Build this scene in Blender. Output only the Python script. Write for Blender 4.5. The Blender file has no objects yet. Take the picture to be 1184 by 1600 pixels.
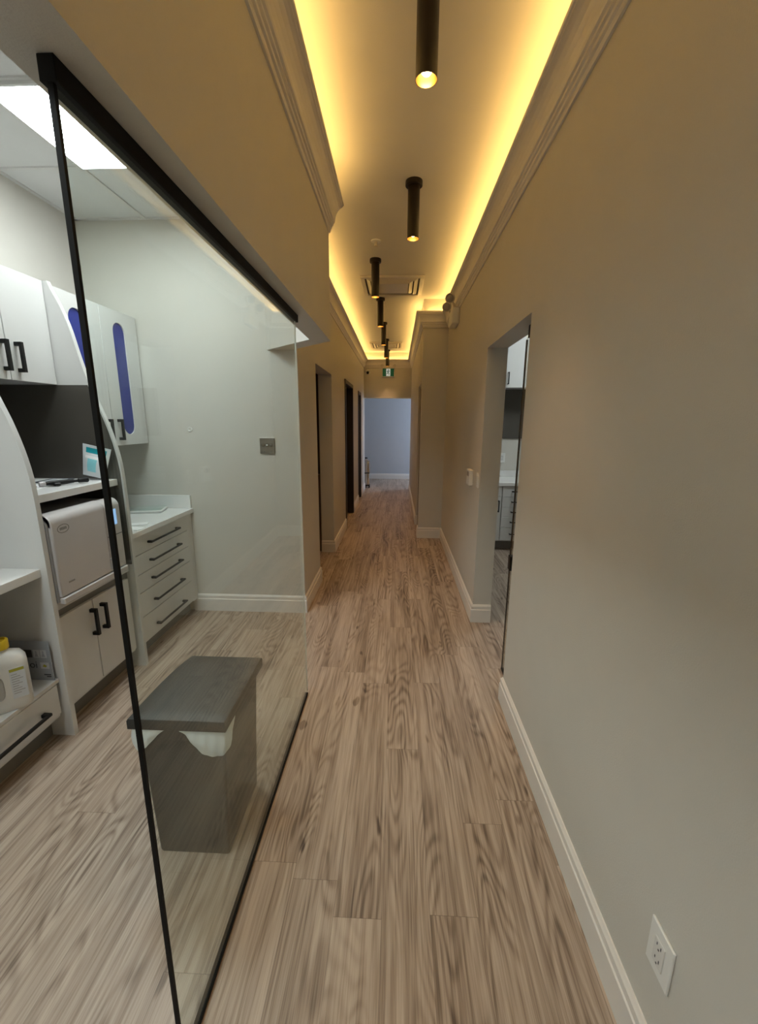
import bpy, bmesh, math, random
from mathutils import Vector, Matrix
random.seed(7)
S = bpy.context.scene
COL = S.collection

# ------------------------------------------------------------------ camera
cam_d = bpy.data.cameras.new('camera')
cam_d.sensor_fit = 'VERTICAL'; cam_d.sensor_height = 24.0; cam_d.sensor_width = 36.0
cam_d.lens = 651.16 / 1600 * 24.0
cam_d.clip_start = 0.02
cam = bpy.data.objects.new('camera', cam_d); COL.objects.link(cam)
AX = ((0.99911661, 0.01497732, -0.03926417), (0.0415526, -0.21257718, 0.97626038), (0.00627509, -0.97702949, -0.21301174))
mw = Matrix.Identity(4)
for r in range(3):
    mw[r][0] = AX[r][0]; mw[r][1] = -AX[r][1]; mw[r][2] = -AX[r][2]
mw.translation = Vector((0, 0, 1.55))
cam.matrix_world = mw
S.camera = cam

# ------------------------------------------------------------------ light levels and view
VS = S.view_settings
VS.view_transform = 'Standard'; VS.look = 'None'; VS.gamma = 1.0; VS.use_curve_mapping = False
VS.exposure = 0.0
WARM = (1.0, 0.60, 0.17)
SPOTC = (1.0, 0.57, 0.26)
COOL = (0.92, 1.0, 0.99)
LED_W = 2.0          # watts per metre of cove strip
PANEL_E = 20.5        # emission of the clinic ceiling panels
SPOT_W = 32.0
DAY_W = 85.0
w = bpy.data.worlds.new('world'); S.world = w; w.use_nodes = True
w.node_tree.nodes['Background'].inputs[0].default_value = (0.55, 0.68, 1.0, 1)
w.node_tree.nodes['Background'].inputs[1].default_value = 0.6

def area(name, loc, size, size_y, power, color, rot=(0, 0, 0), spread=math.pi, parent=None):
    d = bpy.data.lights.new(name, 'AREA'); d.shape = 'RECTANGLE'
    d.size = size; d.size_y = size_y; d.energy = power; d.color = color; d.spread = spread
    o = bpy.data.objects.new(name, d); COL.objects.link(o)
    if parent: o.parent = parent
    o.location = loc; o.rotation_euler = rot
    return o

# ------------------------------------------------------------------ materials
def new_mat(name):
    m = bpy.data.materials.new(name); m.use_nodes = True
    nt = m.node_tree; b = nt.nodes['Principled BSDF']
    return m, nt, b
def lin(c):
    return tuple(((x / 255) / 12.92 if x / 255 <= 0.04045 else ((x / 255 + 0.055) / 1.055) ** 2.4) for x in c)
def paint(name, col, rough=0.5, bump=0.0, scale=400, metal=0.0, var=0.03, spec=0.5, coat=0.0):
    """painted / laminate / metal surface with a slight mottling and optional orange-peel bump"""
    m, nt, b = new_mat(name); N = nt.nodes; L = nt.links
    tc = N.new('ShaderNodeTexCoord')
    n = N.new('ShaderNodeTexNoise'); n.inputs['Scale'].default_value = 6; n.inputs['Detail'].default_value = 3
    L.new(tc.outputs['Object'], n.inputs['Vector'])
    mx = N.new('ShaderNodeMix'); mx.data_type = 'RGBA'
    mx.inputs['A'].default_value = (*[max(0, c * (1 - var)) for c in col], 1)
    mx.inputs['B'].default_value = (*[min(1, c * (1 + var)) for c in col], 1)
    L.new(n.outputs['Fac'], mx.inputs['Factor']); L.new(mx.outputs['Result'], b.inputs['Base Color'])
    b.inputs['Roughness'].default_value = rough; b.inputs['Metallic'].default_value = metal
    b.inputs['Specular IOR Level'].default_value = spec; b.inputs['Coat Weight'].default_value = coat
    if bump:
        n2 = N.new('ShaderNodeTexNoise'); n2.inputs['Scale'].default_value = scale; n2.inputs['Detail'].default_value = 2
        L.new(tc.outputs['Object'], n2.inputs['Vector'])
        bp = N.new('ShaderNodeBump'); bp.inputs['Strength'].default_value = bump; bp.inputs['Distance'].default_value = 0.002
        L.new(n2.outputs['Fac'], bp.inputs['Height']); L.new(bp.outputs['Normal'], b.inputs['Normal'])
    return m
def emit(name, col, strength):
    m, nt, b = new_mat(name)
    b.inputs['Base Color'].default_value = (*[min(1, c * .8) for c in col], 1)
    b.inputs['Emission Color'].default_value = (*col, 1); b.inputs['Emission Strength'].default_value = strength
    n = nt.nodes.new('ShaderNodeTexNoise'); n.inputs['Scale'].default_value = 30
    nt.links.new(n.outputs['Fac'], b.inputs['Roughness'])
    return m
def glass(name, tint, gloss=1.0):
    m = bpy.data.materials.new(name); m.use_nodes = True; nt = m.node_tree; N = nt.nodes; L = nt.links
    N.remove(N['Principled BSDF']); out = N['Material Output']
    tr = N.new('ShaderNodeBsdfTransparent'); tr.inputs[0].default_value = (*tint, 1)
    gl = N.new('ShaderNodeBsdfGlossy'); gl.inputs['Roughness'].default_value = 0.0; gl.inputs[0].default_value = (.95, 1, .97, 1)
    lw = N.new('ShaderNodeLayerWeight'); lw.inputs['Blend'].default_value = 0.5
    p = N.new('ShaderNodeMath'); p.operation = 'POWER'; p.inputs[1].default_value = 5.0
    ma = N.new('ShaderNodeMath'); ma.operation = 'MULTIPLY_ADD'; ma.inputs[1].default_value = 0.78 * gloss; ma.inputs[2].default_value = 0.03 * gloss
    mx = N.new('ShaderNodeMixShader')
    L.new(lw.outputs['Facing'], p.inputs[0]); L.new(p.outputs[0], ma.inputs[0]); L.new(ma.outputs[0], mx.inputs[0])
    L.new(tr.outputs[0], mx.inputs[1]); L.new(gl.outputs[0], mx.inputs[2]); L.new(mx.outputs[0], out.inputs['Surface'])
    return m

def floor_material():
    m, nt, b = new_mat('vinyl plank'); N = nt.nodes; L = nt.links
    def math_(op, a, bb=None, c=None):
        n = N.new('ShaderNodeMath'); n.operation = op
        for i, v in enumerate((a, bb, c)):
            if v is None: continue
            if isinstance(v, (int, float)): n.inputs[i].default_value = v
            else: L.new(v, n.inputs[i])
        return n.outputs[0]
    def comb(x, y, z):
        n = N.new('ShaderNodeCombineXYZ')
        for i, v in enumerate((x, y, z)):
            if isinstance(v, (int, float)): n.inputs[i].default_value = v
            else: L.new(v, n.inputs[i])
        return n.outputs[0]
    def noise(vec, scale, detail=2, rough=.5, dist=0):
        n = N.new('ShaderNodeTexNoise'); n.inputs['Scale'].default_value = scale; n.inputs['Detail'].default_value = detail
        n.inputs['Roughness'].default_value = rough; n.inputs['Distortion'].default_value = dist
        L.new(vec, n.inputs['Vector']); return n.outputs['Fac']
    def smooth(v, a, bb):
        n = N.new('ShaderNodeMapRange'); n.interpolation_type = 'SMOOTHSTEP'
        L.new(v, n.inputs[0]); n.inputs[1].default_value = a; n.inputs[2].default_value = bb
        return n.outputs[0]
    g = N.new('ShaderNodeNewGeometry'); sep = N.new('ShaderNodeSeparateXYZ'); L.new(g.outputs['Position'], sep.inputs[0])
    X, Y = sep.outputs[0], sep.outputs[1]
    W, LEN = 0.155, 1.22
    u = math_('DIVIDE', math_('ADD', X, 0.025), W); ix = math_('FLOOR', u); fx = math_('FRACT', u)
    wn = N.new('ShaderNodeTexWhiteNoise'); wn.noise_dimensions = '1D'; L.new(ix, wn.inputs['W'])
    v = math_('ADD', math_('DIVIDE', Y, LEN), wn.outputs['Value']); iy = math_('FLOOR', v); fy = math_('FRACT', v)
    w2 = N.new('ShaderNodeTexWhiteNoise'); w2.noise_dimensions = '2D'; L.new(comb(ix, iy, 0), w2.inputs['Vector'])
    sc = N.new('ShaderNodeSeparateColor'); L.new(w2.outputs['Color'], sc.inputs[0])
    r1, r2, r3 = sc.outputs[0], sc.outputs[1], sc.outputs[2]
    px = math_('ADD', X, math_('MULTIPLY', r1, 9.0)); py = math_('ADD', Y, math_('MULTIPLY', r2, 17.0))
    # cathedral figure: contours of a long slow noise
    slow = noise(comb(math_('MULTIPLY', px, 6.5), math_('MULTIPLY', py, 1.15), r3), 1.0, 1.5, .45, .25)
    rings = math_('SINE', math_('MULTIPLY', slow, 115.0))
    rings = math_('POWER', math_('MULTIPLY_ADD', rings, 0.5, 0.5), 1.6)
    ringmask = smooth(noise(comb(math_('MULTIPLY', px, 9.0), math_('MULTIPLY', py, 1.0), 3.0), 1.0, 1), .38, .62)
    rings = math_('MULTIPLY', rings, ringmask)
    streak = noise(comb(math_('MULTIPLY', px, 58.0), math_('MULTIPLY', py, 1.3), r3), 1.0, 3, .6)
    broad = noise(comb(math_('MULTIPLY', px, 13.0), math_('MULTIPLY', py, .8), 5.0), 1.0, 3, .6)
    fine = noise(comb(math_('MULTIPLY', px, 230.0), math_('MULTIPLY', py, 5.0), 0), 1.0, 2, .6)
    knot = noise(comb(math_('MULTIPLY', px, 17.0), math_('MULTIPLY', py, 6.0), 8.0), 1.0, 1, .4)
    knot = smooth(knot, .73, .80)
    f = math_('MULTIPLY', smooth(streak, .40, .64), .30)
    f = math_('ADD', f, math_('MULTIPLY', rings, .34))
    f = math_('ADD', f, math_('MULTIPLY', smooth(broad, .38, .64), .20))
    f = math_('ADD', f, math_('MULTIPLY', smooth(fine, .38, .66), .20))
    f = math_('ADD', f, math_('MULTIPLY', knot, .45))
    f = math_('ADD', f, math_('MULTIPLY_ADD', r3, .20, -.14))
    ramp = N.new('ShaderNodeValToRGB'); L.new(f, ramp.inputs[0])
    e = ramp.color_ramp.elements
    e[0].position = 0.0; e[0].color = (*FL[0], 1)
    e[1].position = 1.0; e[1].color = (*FL[3], 1)
    x = e.new(.33); x.color = (*FL[1], 1)
    x = e.new(.66); x.color = (*FL[2], 1)
    seam = math_('MAXIMUM', math_('LESS_THAN', math_('MULTIPLY', math_('MINIMUM', fx, math_('SUBTRACT', 1.0, fx)), W), .0007),
                 math_('LESS_THAN', math_('MULTIPLY', math_('MINIMUM', fy, math_('SUBTRACT', 1.0, fy)), LEN), .0009))
    mx = N.new('ShaderNodeMix'); mx.data_type = 'RGBA'; L.new(math_('MULTIPLY', seam, .45), mx.inputs['Factor'])
    L.new(ramp.outputs[0], mx.inputs['A']); mx.inputs['B'].default_value = (.05, .035, .025, 1)
    L.new(mx.outputs['Result'], b.inputs['Base Color'])
    L.new(math_('MULTIPLY_ADD', fine, .12, .36), b.inputs['Roughness'])
    bp = N.new('ShaderNodeBump'); bp.inputs['Strength'].default_value = .15; bp.inputs['Distance'].default_value = .001
    L.new(math_('SUBTRACT', math_('MULTIPLY', fine, -.6), math_('MULTIPLY', seam, 2.0)), bp.inputs['Height'])
    L.new(bp.outputs['Normal'], b.inputs['Normal'])
    return m
FL = ((.475, .388, .315), (.345, .268, .208), (.195, .142, .106), (.066, .044, .033))

M = {}
M['floor'] = floor_material()
M['wall'] = paint('wall paint', (.585, .565, .52), .55, .25, 260)
M['ceiling'] = paint('ceiling paint', (.66, .64, .60), .7, .15, 200)
M['tile'] = paint('ceiling tile', (.68, .69, .69), .9, .5, 500)
M['trim'] = paint('trim paint', (.74, .71, .67), .35)
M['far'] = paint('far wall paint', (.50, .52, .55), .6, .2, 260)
M['white'] = paint('white laminate', (.65, .65, .64), .28, .0)
M['quartz'] = paint('white worktop', (.78, .78, .77), .25, var=.04)
M['dark'] = paint('charcoal laminate', (.085, .078, .068), .22)
M['matte'] = paint('matte black metal', (.006, .006, .006), .55, spec=.15)
M['black'] = paint('black metal', (.008, .008, .008), .42, spec=.3)
M['bronze'] = paint('dark bronze metal', (.012, .008, .006), .42, spec=.35)
M['gold'] = paint('gold reflector', (.95, .60, .18), .35, metal=1.0)
M['toe'] = paint('grey toe kick', (.20, .19, .175), .5)
M['blue'] = paint('blue panel', (.008, .022, .24), .25)
M['silver'] = paint('silver enamel', (.56, .54, .54), .33, metal=.15)
M['silver_dark'] = paint('grey enamel', (.30, .29, .29), .4)  # on the sterilizer casing this stands for shaded silver
M['screen'] = emit('lit screen', (.30, .50, .85), .9)
M['plastic'] = paint('white plastic', (.74, .74, .72), .35)
M['plate'] = paint('brushed steel plate', (.20, .19, .17), .35, metal=.5)
M['steel'] = paint('steel', (.62, .62, .63), .25, metal=.9)
M['brass'] = paint('gold foot', (.45, .36, .20), .4, metal=.6)
M['bin'] = paint('charcoal plastic', (.022, .022, .021), .45, .2, 900)
M['liner'] = paint('translucent white plastic film', (.62, .66, .66), .3)
M['jug'] = paint('cloudy white plastic', (.66, .645, .61), .35)
M['jug2'] = paint('grey plastic', (.40, .385, .355), .45)  # canister body; also carries the shade of the jug's grip hollow
M['yellow'] = paint('yellow plastic', (.72, .50, .02), .4)
M['olive'] = paint('olive print', (.36, .34, .03), .5)
M['paper'] = paint('white paper', (.80, .80, .80), .7)
M['print'] = paint('grey printed card', (.36, .38, .42), .4)
M['ink'] = paint('dark ink', (.05, .055, .07), .5)
M['ink_soft'] = paint('soft grey print', (.58, .60, .62), .5)
M['navy'] = paint('navy plastic', (.05, .06, .16), .4)
M['teal'] = paint('teal print', (.01, .30, .36), .4)
M['aqua'] = paint('pale aqua print', (.25, .62, .68), .4)
M['pouch'] = paint('silvery pouch film', (.62, .66, .68), .3)
M['green'] = emit('green sign face', (.004, .085, .035), .30)
M['signwhite'] = emit('white sign legend', (.70, .75, .73), .45)
M['espresso'] = paint('espresso wood', (.030, .018, .012), .4)
M['brown'] = paint('brown wood', (.10, .060, .035), .4)
M['frame'] = paint('dark door frame', (.025, .018, .014), .4)
M['doorblack'] = paint('black door', (.010, .009, .009), .45)
M['cassette'] = paint('cream grille', (.62, .58, .52), .4)
M['void'] = paint('dark duct', (.10, .088, .075), .7)
M['panel'] = emit('lit panel', COOL, PANEL_E)
M['led'] = emit('led diffuser', WARM, 3.0)
M['bulb'] = emit('warm lamp lens', (1.0, .70, .36), 26.0)
M['glass'] = glass('clear partition glass', (.955, .985, .97))
M['clear'] = glass('clear dish glass', (.93, .97, .97), 2.0)
M['window'] = glass('window glass', (.98, .99, 1.0))
M['sky'] = emit('reflective white', (1, 1, 1), 0.0)

# ------------------------------------------------------------------ mesh helpers
def V(*a): return Vector(a)
class MB:
    """collects shapes in world (or local) coordinates; build() links them as ONE mesh object"""
    def __init__(s): s.bm = bmesh.new()
    def box(s, x0, x1, y0, y1, z0, z1, bev=0, seg=1, mat=0):
        t = bmesh.new(); bmesh.ops.create_cube(t, size=1)
        for v in t.verts:
            v.co = Vector(((x0 + x1) / 2 + v.co.x * (x1 - x0), (y0 + y1) / 2 + v.co.y * (y1 - y0), (z0 + z1) / 2 + v.co.z * (z1 - z0)))
        if bev: bmesh.ops.bevel(t, geom=t.edges[:], offset=bev, segments=seg, affect='EDGES', profile=.5)
        s._add(t, mat); return s
    def _add(s, t, mat=0):
        for f in t.faces: f.material_index = mat
        bmesh.ops.recalc_face_normals(t, faces=t.faces[:])
        me = bpy.data.meshes.new('tmp'); t.to_mesh(me); t.free(); s.bm.from_mesh(me); bpy.data.meshes.remove(me)
    def poly_prism(s, pts, z0, z1, axis='z', mat=0, bev=0):
        t = bmesh.new()
        def P(a, b, c):
            return (a, b, c) if axis == 'z' else ((a, c, b) if axis == 'y' else (c, a, b))
        lo = [t.verts.new(P(a, b, z0)) for a, b in pts]; hi = [t.verts.new(P(a, b, z1)) for a, b in pts]
        t.faces.new(lo); t.faces.new(hi)
        n = len(pts)
        for i in range(n): t.faces.new((lo[i], lo[(i + 1) % n], hi[(i + 1) % n], hi[i]))
        if bev:
            bmesh.ops.recalc_face_normals(t, faces=t.faces[:])
            bmesh.ops.bevel(t, geom=[e for e in t.edges if e.calc_face_angle(0) > .5], offset=bev, segments=1, affect='EDGES')
        s._add(t, mat); return s
    def tube(s, p0, p1, r0, r1=None, n=20, caps=True, mat=0):
        r1 = r0 if r1 is None else r1
        p0, p1 = Vector(p0), Vector(p1); d = (p1 - p0); q = d.to_track_quat('Z', 'Y')
        t = bmesh.new(); a = []; b = []
        for i in range(n):
            th = 2 * math.pi * i / n; c = Vector((math.cos(th), math.sin(th), 0))
            a.append(t.verts.new(p0 + q @ (c * r0))); b.append(t.verts.new(p1 + q @ (c * r1)))
        for i in range(n): t.faces.new((a[i], a[(i + 1) % n], b[(i + 1) % n], b[i]))
        if caps: t.faces.new(a); t.faces.new(b)
        s._add(t, mat); return s
    def lathe(s, prof, origin=(0, 0, 0), axis=(0, 0, 1), n=28, mat=0):
        """prof: list of (r, h) along axis"""
        o = Vector(origin); q = Vector(axis).to_track_quat('Z', 'Y'); t = bmesh.new(); rings = []
        for r, h in prof:
            if r < 1e-6: rings.append([t.verts.new(o + q @ Vector((0, 0, h)))])
            else: rings.append([t.verts.new(o + q @ Vector((r * math.cos(2 * math.pi * i / n), r * math.sin(2 * math.pi * i / n), h))) for i in range(n)])
        for A, B in zip(rings, rings[1:]):
            for i in range(n):
                j = (i + 1) % n
                if len(A) == 1 and len(B) == 1: continue
                if len(A) == 1: t.faces.new((A[0], B[i], B[j]))
                elif len(B) == 1: t.faces.new((A[i], A[j], B[0]))
                else: t.faces.new((A[i], A[j], B[j], B[i]))
        s._add(t, mat); return s
    def sweep(s, path, prof, closed=False, mat=0):
        """profile (d, z): d = distance to the right of the path; mitred corners"""
        t = bmesh.new(); P = [Vector(p) for p in path]; n = len(P); rows = []
        for i in range(n):
            dirs = []
            if closed or i > 0: dirs.append((P[i] - P[i - 1]).normalized())
            if closed or i < n - 1: dirs.append((P[(i + 1) % n] - P[i]).normalized())
            ns = [Vector((d.y, -d.x)) for d in dirs]
            if len(ns) == 2:
                m = (ns[0] + ns[1]); m = m / max(1e-6, m.dot(ns[0]))
            else: m = ns[0]
            rows.append([t.verts.new((P[i].x + m.x * d, P[i].y + m.y * d, z)) for d, z in prof])
        k = len(prof)
        for i in range(n if closed else n - 1):
            A, B = rows[i], rows[(i + 1) % n]
            for j in range(k): t.faces.new((A[j], A[(j + 1) % k], B[(j + 1) % k], B[j]))
        if not closed: t.faces.new(rows[0]); t.faces.new(rows[-1])
        s._add(t, mat); return s
    def build(s, name, mats, parent=None, smooth=False, local=False):
        me = bpy.data.meshes.new(name)
        if parent is not None and not local:
            o = Vector(parent.get('_org', (0, 0, 0)))
            bmesh.ops.translate(s.bm, verts=s.bm.verts[:], vec=-o)
        s.bm.to_mesh(me); s.bm.free()
        for m in (mats if isinstance(mats, (list, tuple)) else [mats]): me.materials.append(M[m])
        ob = bpy.data.objects.new(name, me); COL.objects.link(ob)
        if parent is not None:
            ob.parent = parent; ob['_org'] = parent.get('_org', (0, 0, 0))
        if smooth:
            for p in me.polygons: p.use_smooth = True
            me.set_sharp_from_angle(angle=math.radians(38))
        return ob
def thing(name, loc, label, cat, group=None, rotz=0):
    o = bpy.data.objects.new(name, None); COL.objects.link(o)
    o.empty_display_size = .05
    o.location = loc; o.rotation_euler = (0, 0, rotz); o['_org'] = loc
    o['label'] = label; o['category'] = cat
    if group: o['group'] = group
    return o
def tag(o, label, cat, group=None):
    o['label'] = label; o['category'] = cat
    if group: o['group'] = group
    return o
def struct(name, mb, mat, smooth=False):
    o = mb.build(name, mat, smooth=smooth); o['kind'] = 'structure'; return o
def part(name, mb, mat, parent, smooth=False, label=None, local=False):
    o = mb.build(name, mat, parent, smooth, local)
    if label: o['label'] = label
    return o
def cart(o):  # set origin of a single-mesh thing to its base
    me = o.data; c = [v.co for v in me.vertices]
    p = Vector(((min(v.x for v in c) + max(v.x for v in c)) / 2, (min(v.y for v in c) + max(v.y for v in c)) / 2, min(v.z for v in c)))
    for v in me.vertices: v.co -= p
    o.location = p; return o

# ------------------------------------------------------------------ the building
XR, XL = .62, -.73            # hall wall planes
HX = -.433                    # hall face of the glass-wall header
ZH, ZC = 2.05, 3.0            # opening height, hall ceiling height
Y0, YF = -1.9, 9.5
struct('floor', MB().box(-3.6, 3.4, -2.1, 11.6, -.05, 0), 'floor')
struct('ceiling', MB().box(-1.0, 1.0, -2.1, 9.7, ZC, ZC + .1), 'ceiling')
struct('ceiling.001', MB().box(-2.4, -.55, -2.1, 3.2, 2.905, 2.96), 'tile')
struct('ceiling.002', MB().box(.70, 3.0, .9, 5.8, 2.905, 2.96), 'tile')
struct('ceiling.003', MB().box(-3.6, 3.0, 9.55, 11.6, 2.75, 2.85), 'ceiling')
struct('ceiling.004', MB().box(-2.6, -.8, 3.2, 9.6, 2.6, 2.7), 'ceiling')
struct('ceiling.005', MB().box(.40, 2.2, 5.62, 7.6, 2.6, 2.7), 'ceiling')
# right side: wall, opening 2.12-3.08, wall, jog at 5.5, opening, wall
mb = MB().box(XR, .76, -2.1, 2.12, 0, 3.05)
struct('wall_right', mb, 'wall')
struct('wall_right.001', MB().box(XR, .76, 2.12, 3.08, ZH, 3.05), 'wall')
struct('wall_right.002', MB().box(XR, .76, 3.08, 5.5, 0, 3.05), 'wall')
struct('wall_right.003', MB().poly_prism([(.31, 5.5), (.76, 5.5), (.76, 5.64), (.31, 5.64)], 0, 3.05), 'wall')
struct('wall_right.004', MB().box(.31, .45, 5.64, 6.25, 2.03, 3.05), 'wall')
struct('wall_right.005', MB().box(.31, .45, 6.25, 9.64, 0, 3.05), 'wall')
# left side hall wall with three openings
def wl(y0, y1, z0=0, z1=3.05): return MB().box(XL - .15, XL, y0, y1, z0, z1)
struct('wall_left', wl(3.17, 3.87), 'wall')
struct('wall_left.001', wl(3.87, 4.80, ZH), 'wall')
struct('wall_left.002', wl(4.80, 6.0), 'wall')
struct('wall_left.003', wl(6.0, 7.05, 2.12), 'wall')
struct('wall_left.004', wl(7.05, 8.02), 'wall')
struct('wall_left.005', wl(8.02, 8.58, 2.10), 'wall')
struct('wall_left.006', wl(8.58, 9.64), 'wall')
# header over the glass, with the 45 degree return
hd = [(HX, -2.1), (HX, 2.832), (XL - .002, 3.131), (XL - .002, 3.17), (-.95, 3.17), (-.557, 2.777), (-.557, -2.1)]
struct('wall_left.007', MB().poly_prism(hd, ZH, 3.05), 'wall')
struct('wall_left.008', MB().box(-2.40, -2.25, -2.1, 3.31, 0, 3.05), 'wall')
struct('wall_left.009', MB().box(-2.40, XL - .15, 3.17, 3.31, 0, 3.05), 'wall')
struct('wall_back', MB().box(-2.40, .76, -2.24, -2.1, 0, 3.05), 'wall')
# far opening header and far room
struct('wall_far', MB().box(XL, .31, YF, 9.64, 2.045, 3.05), 'wall')
struct('wall_far.001', MB().box(-3.6, 3.0, 11.4, 11.54, 0, 2.8), 'far')
struct('wall_far.002', MB().box(-3.74, -3.6, 9.5, 11.54, 0, 2.8), 'far')
struct('wall_far.003', MB().box(-3.6, XL - .15, 9.5, 9.64, 0, 2.8), 'far')
struct('wall_far.004', MB().box(.45, 2.34, 9.5, 9.64, 0, 2.8), 'far')
mb = MB().box(2.2, 2.34, 9.64, 10.1, 0, 2.8).box(2.2, 2.34, 11.25, 11.4, 0, 2.8).box(2.2, 2.34, 10.1, 11.25, 0, .5).box(2.2, 2.34, 10.1, 11.25, 2.3, 2.8)
struct('wall_far.005', mb, 'far')
mb = MB()
for a in ((10.1, 10.14), (10.655, 10.695), (11.21, 11.25)): mb.box(2.24, 2.30, a[0], a[1], .5, 2.3)
mb.box(2.24, 2.30, 10.1, 11.25, .5, .55).box(2.24, 2.30, 10.1, 11.25, 2.25, 2.3)
struct('window_1', mb, 'trim')
struct('window_2', MB().box(2.265, 2.275, 10.14, 11.21, .55, 2.25), 'window')
# side rooms
struct('wall_right.006', MB().box(3.0, 3.14, .9, 5.8, 0, 3.05), 'wall')
struct('wall_right.007', MB().box(.76, 3.0, 5.56, 5.70, 0, 3.05), 'wall')
struct('wall_right.008', MB().box(.76, 3.0, .76, .9, 0, 3.05), 'wall')
struct('wall_right.009', MB().box(2.0, 2.14, 5.7, 7.6, 0, 2.7).box(.45, 2.0, 7.46, 7.6, 0, 2.7), 'wall')
struct('wall_left.010', MB().box(-2.6, -2.46, 3.31, 9.5, 0, 2.7).box(-2.46, -.88, 5.4, 5.5, 0, 2.6).box(-2.46, -.88, 9.38, 9.5, 0, 2.6), 'wall')

# crown moulding all round the tray
CP = [(HX, Y0), (HX, 2.832), (XL, 3.129), (XL, YF), (.31, YF), (.31, 5.5), (XR, 5.5), (XR, Y0)]
prof = [(0, 2.672), (.009, 2.672), (.012, 2.678), (.012, 2.690), (.020, 2.694), (.020, 2.708), (.028, 2.712), (.028, 2.724), (.036, 2.728), (.039, 2.735),
        (.040, 2.750), (.045, 2.772), (.054, 2.792), (.066, 2.808), (.076, 2.816), (.083, 2.819), (.083, 2.826), (.090, 2.829), (.092, 2.836), (.090, 2.846), (.086, 2.850),
        (.078, 2.850), (.074, 2.838), (.040, 2.800), (0, 2.790)]
struct('trim_1', MB().sweep(CP, prof, closed=True), 'trim')
struct('wall_back.001', MB().box(-.62, .70, -1.96, -1.9, 0, 3.05), 'wall')
# LED strips lying in the cove: a lamp each, one per straight run
runs = list(zip(CP, CP[1:]))[:7] + [(CP[7], CP[0])]
names = ['over the glass wall', 'on the angled return', 'along the wall of dark doors', 'over the end opening', 'over the side doorway wall', 'over the projecting corner', 'over the long plain wall', 'over the entry end']
for (a, b), nm in zip(runs, names):
    A = Vector(a); B = Vector(b); d = (B - A).normalized(); nrm = Vector((d.y, -d.x)); Ln = (B - A).length - .08
    mid = (A + B) / 2 + nrm * .035
    ang = math.atan2(d.y, d.x)
    t = thing('cove_light', (mid.x, mid.y, 2.831), 'warm LED strip hidden in the ceiling cove ' + nm, 'light strip', None, ang)
    part('strip', MB().box(-Ln / 2, Ln / 2, -.006, .006, 0, .006), 'led', t, local=True)
    l = area('cove_lamp', (0, 0, .012), Ln, .02, LED_W * Ln, WARM, (math.pi, 0, 0), math.pi, t)

# baseboards
BP = [(0, 0), (.016, 0), (.016, .104), (.012, .108), (.012, .132), (.008, .138), (.004, .145), (0, .145)]
def baseboard(name, path): struct(name, MB().sweep(path, BP), 'trim')
baseboard('baseboard_right', [(.76, 2.12), (XR, 2.12), (XR, -1.9)])
baseboard('baseboard_right.001', [(.31, 5.64), (.31, 5.5), (XR, 5.5), (XR, 3.08), (.76, 3.08)])
baseboard('baseboard_right.002', [(.45, 9.64), (.31, 9.64), (.31, 6.25), (.45, 6.25)])
baseboard('baseboard_left', [(-1.655, 3.17), (XL, 3.17), (XL, 3.87), (XL - .15, 3.87)])
baseboard('baseboard_left.001', [(XL - .15, 4.80), (XL, 4.80), (XL, 5.98)])
baseboard('baseboard_left.002', [(XL, 7.08), (XL, 8.0)])
baseboard('baseboard_left.003', [(XL, 8.61), (XL, 9.64), (XL - .15, 9.64)])
baseboard('baseboard_far', [(-3.6, 11.4), (2.2, 11.4)])

# clinic room ceiling grid and light panel
mb = MB()
for x in (-1.755, -1.145): mb.box(x - .012, x + .012, -2.1, 3.17, 2.898, 2.906)
for y in (-1.07, -.46, .15, .76, 1.36, 1.97, 2.57): mb.box(-2.25, -.557, y - .012, y + .012, 2.898, 2.906)
mb.box(-2.25, -2.228, -2.1, 3.17, 2.897, 2.906).box(-2.25, -.95, 3.148, 3.17, 2.897, 2.906)
struct('trim_2', mb, 'white')
def ceiling_panel(x, y, label):
    t = thing('ceiling_panel_light', (x, y, 2.88), label, 'ceiling light', None)
    part('diffuser', MB().box(x - .285, x + .285, y - .285, y + .285, 2.889, 2.896), 'panel', t)
    mb = MB()
    for s in (-1, 1):
        mb.box(x + s * .2915 - .0065, x + s * .2915 + .0065, y - .298, y + .298, 2.886, 2.900)
        mb.box(x - .298, x + .298, y + s * .2915 - .0065, y + s * .2915 + .0065, 2.886, 2.900)
    part('frame', mb, 'white', t)
ceiling_panel(-1.45, 2.27, 'square white lit ceiling panel above the sterilizer cabinets')
ceiling_panel(-1.45, .455, 'added unseen lit ceiling panel above the clinic room entry side')  # out-of-view panel added to light the clinic room
ceiling_panel(-1.45, -1.36, 'added unseen lit ceiling panel at the closed end of the clinic room')  # another unseen panel, added as fill light
ceiling_panel(1.75, 4.2, 'square white lit ceiling panel in the room opposite the glass wall')
# daylight through the far room's window
area('window_daylight', (2.40, 10.675, 1.45), 1.2, 1.75, DAY_W, (.74, .84, 1.0), (0, math.radians(90), 0), math.radians(170))

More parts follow.
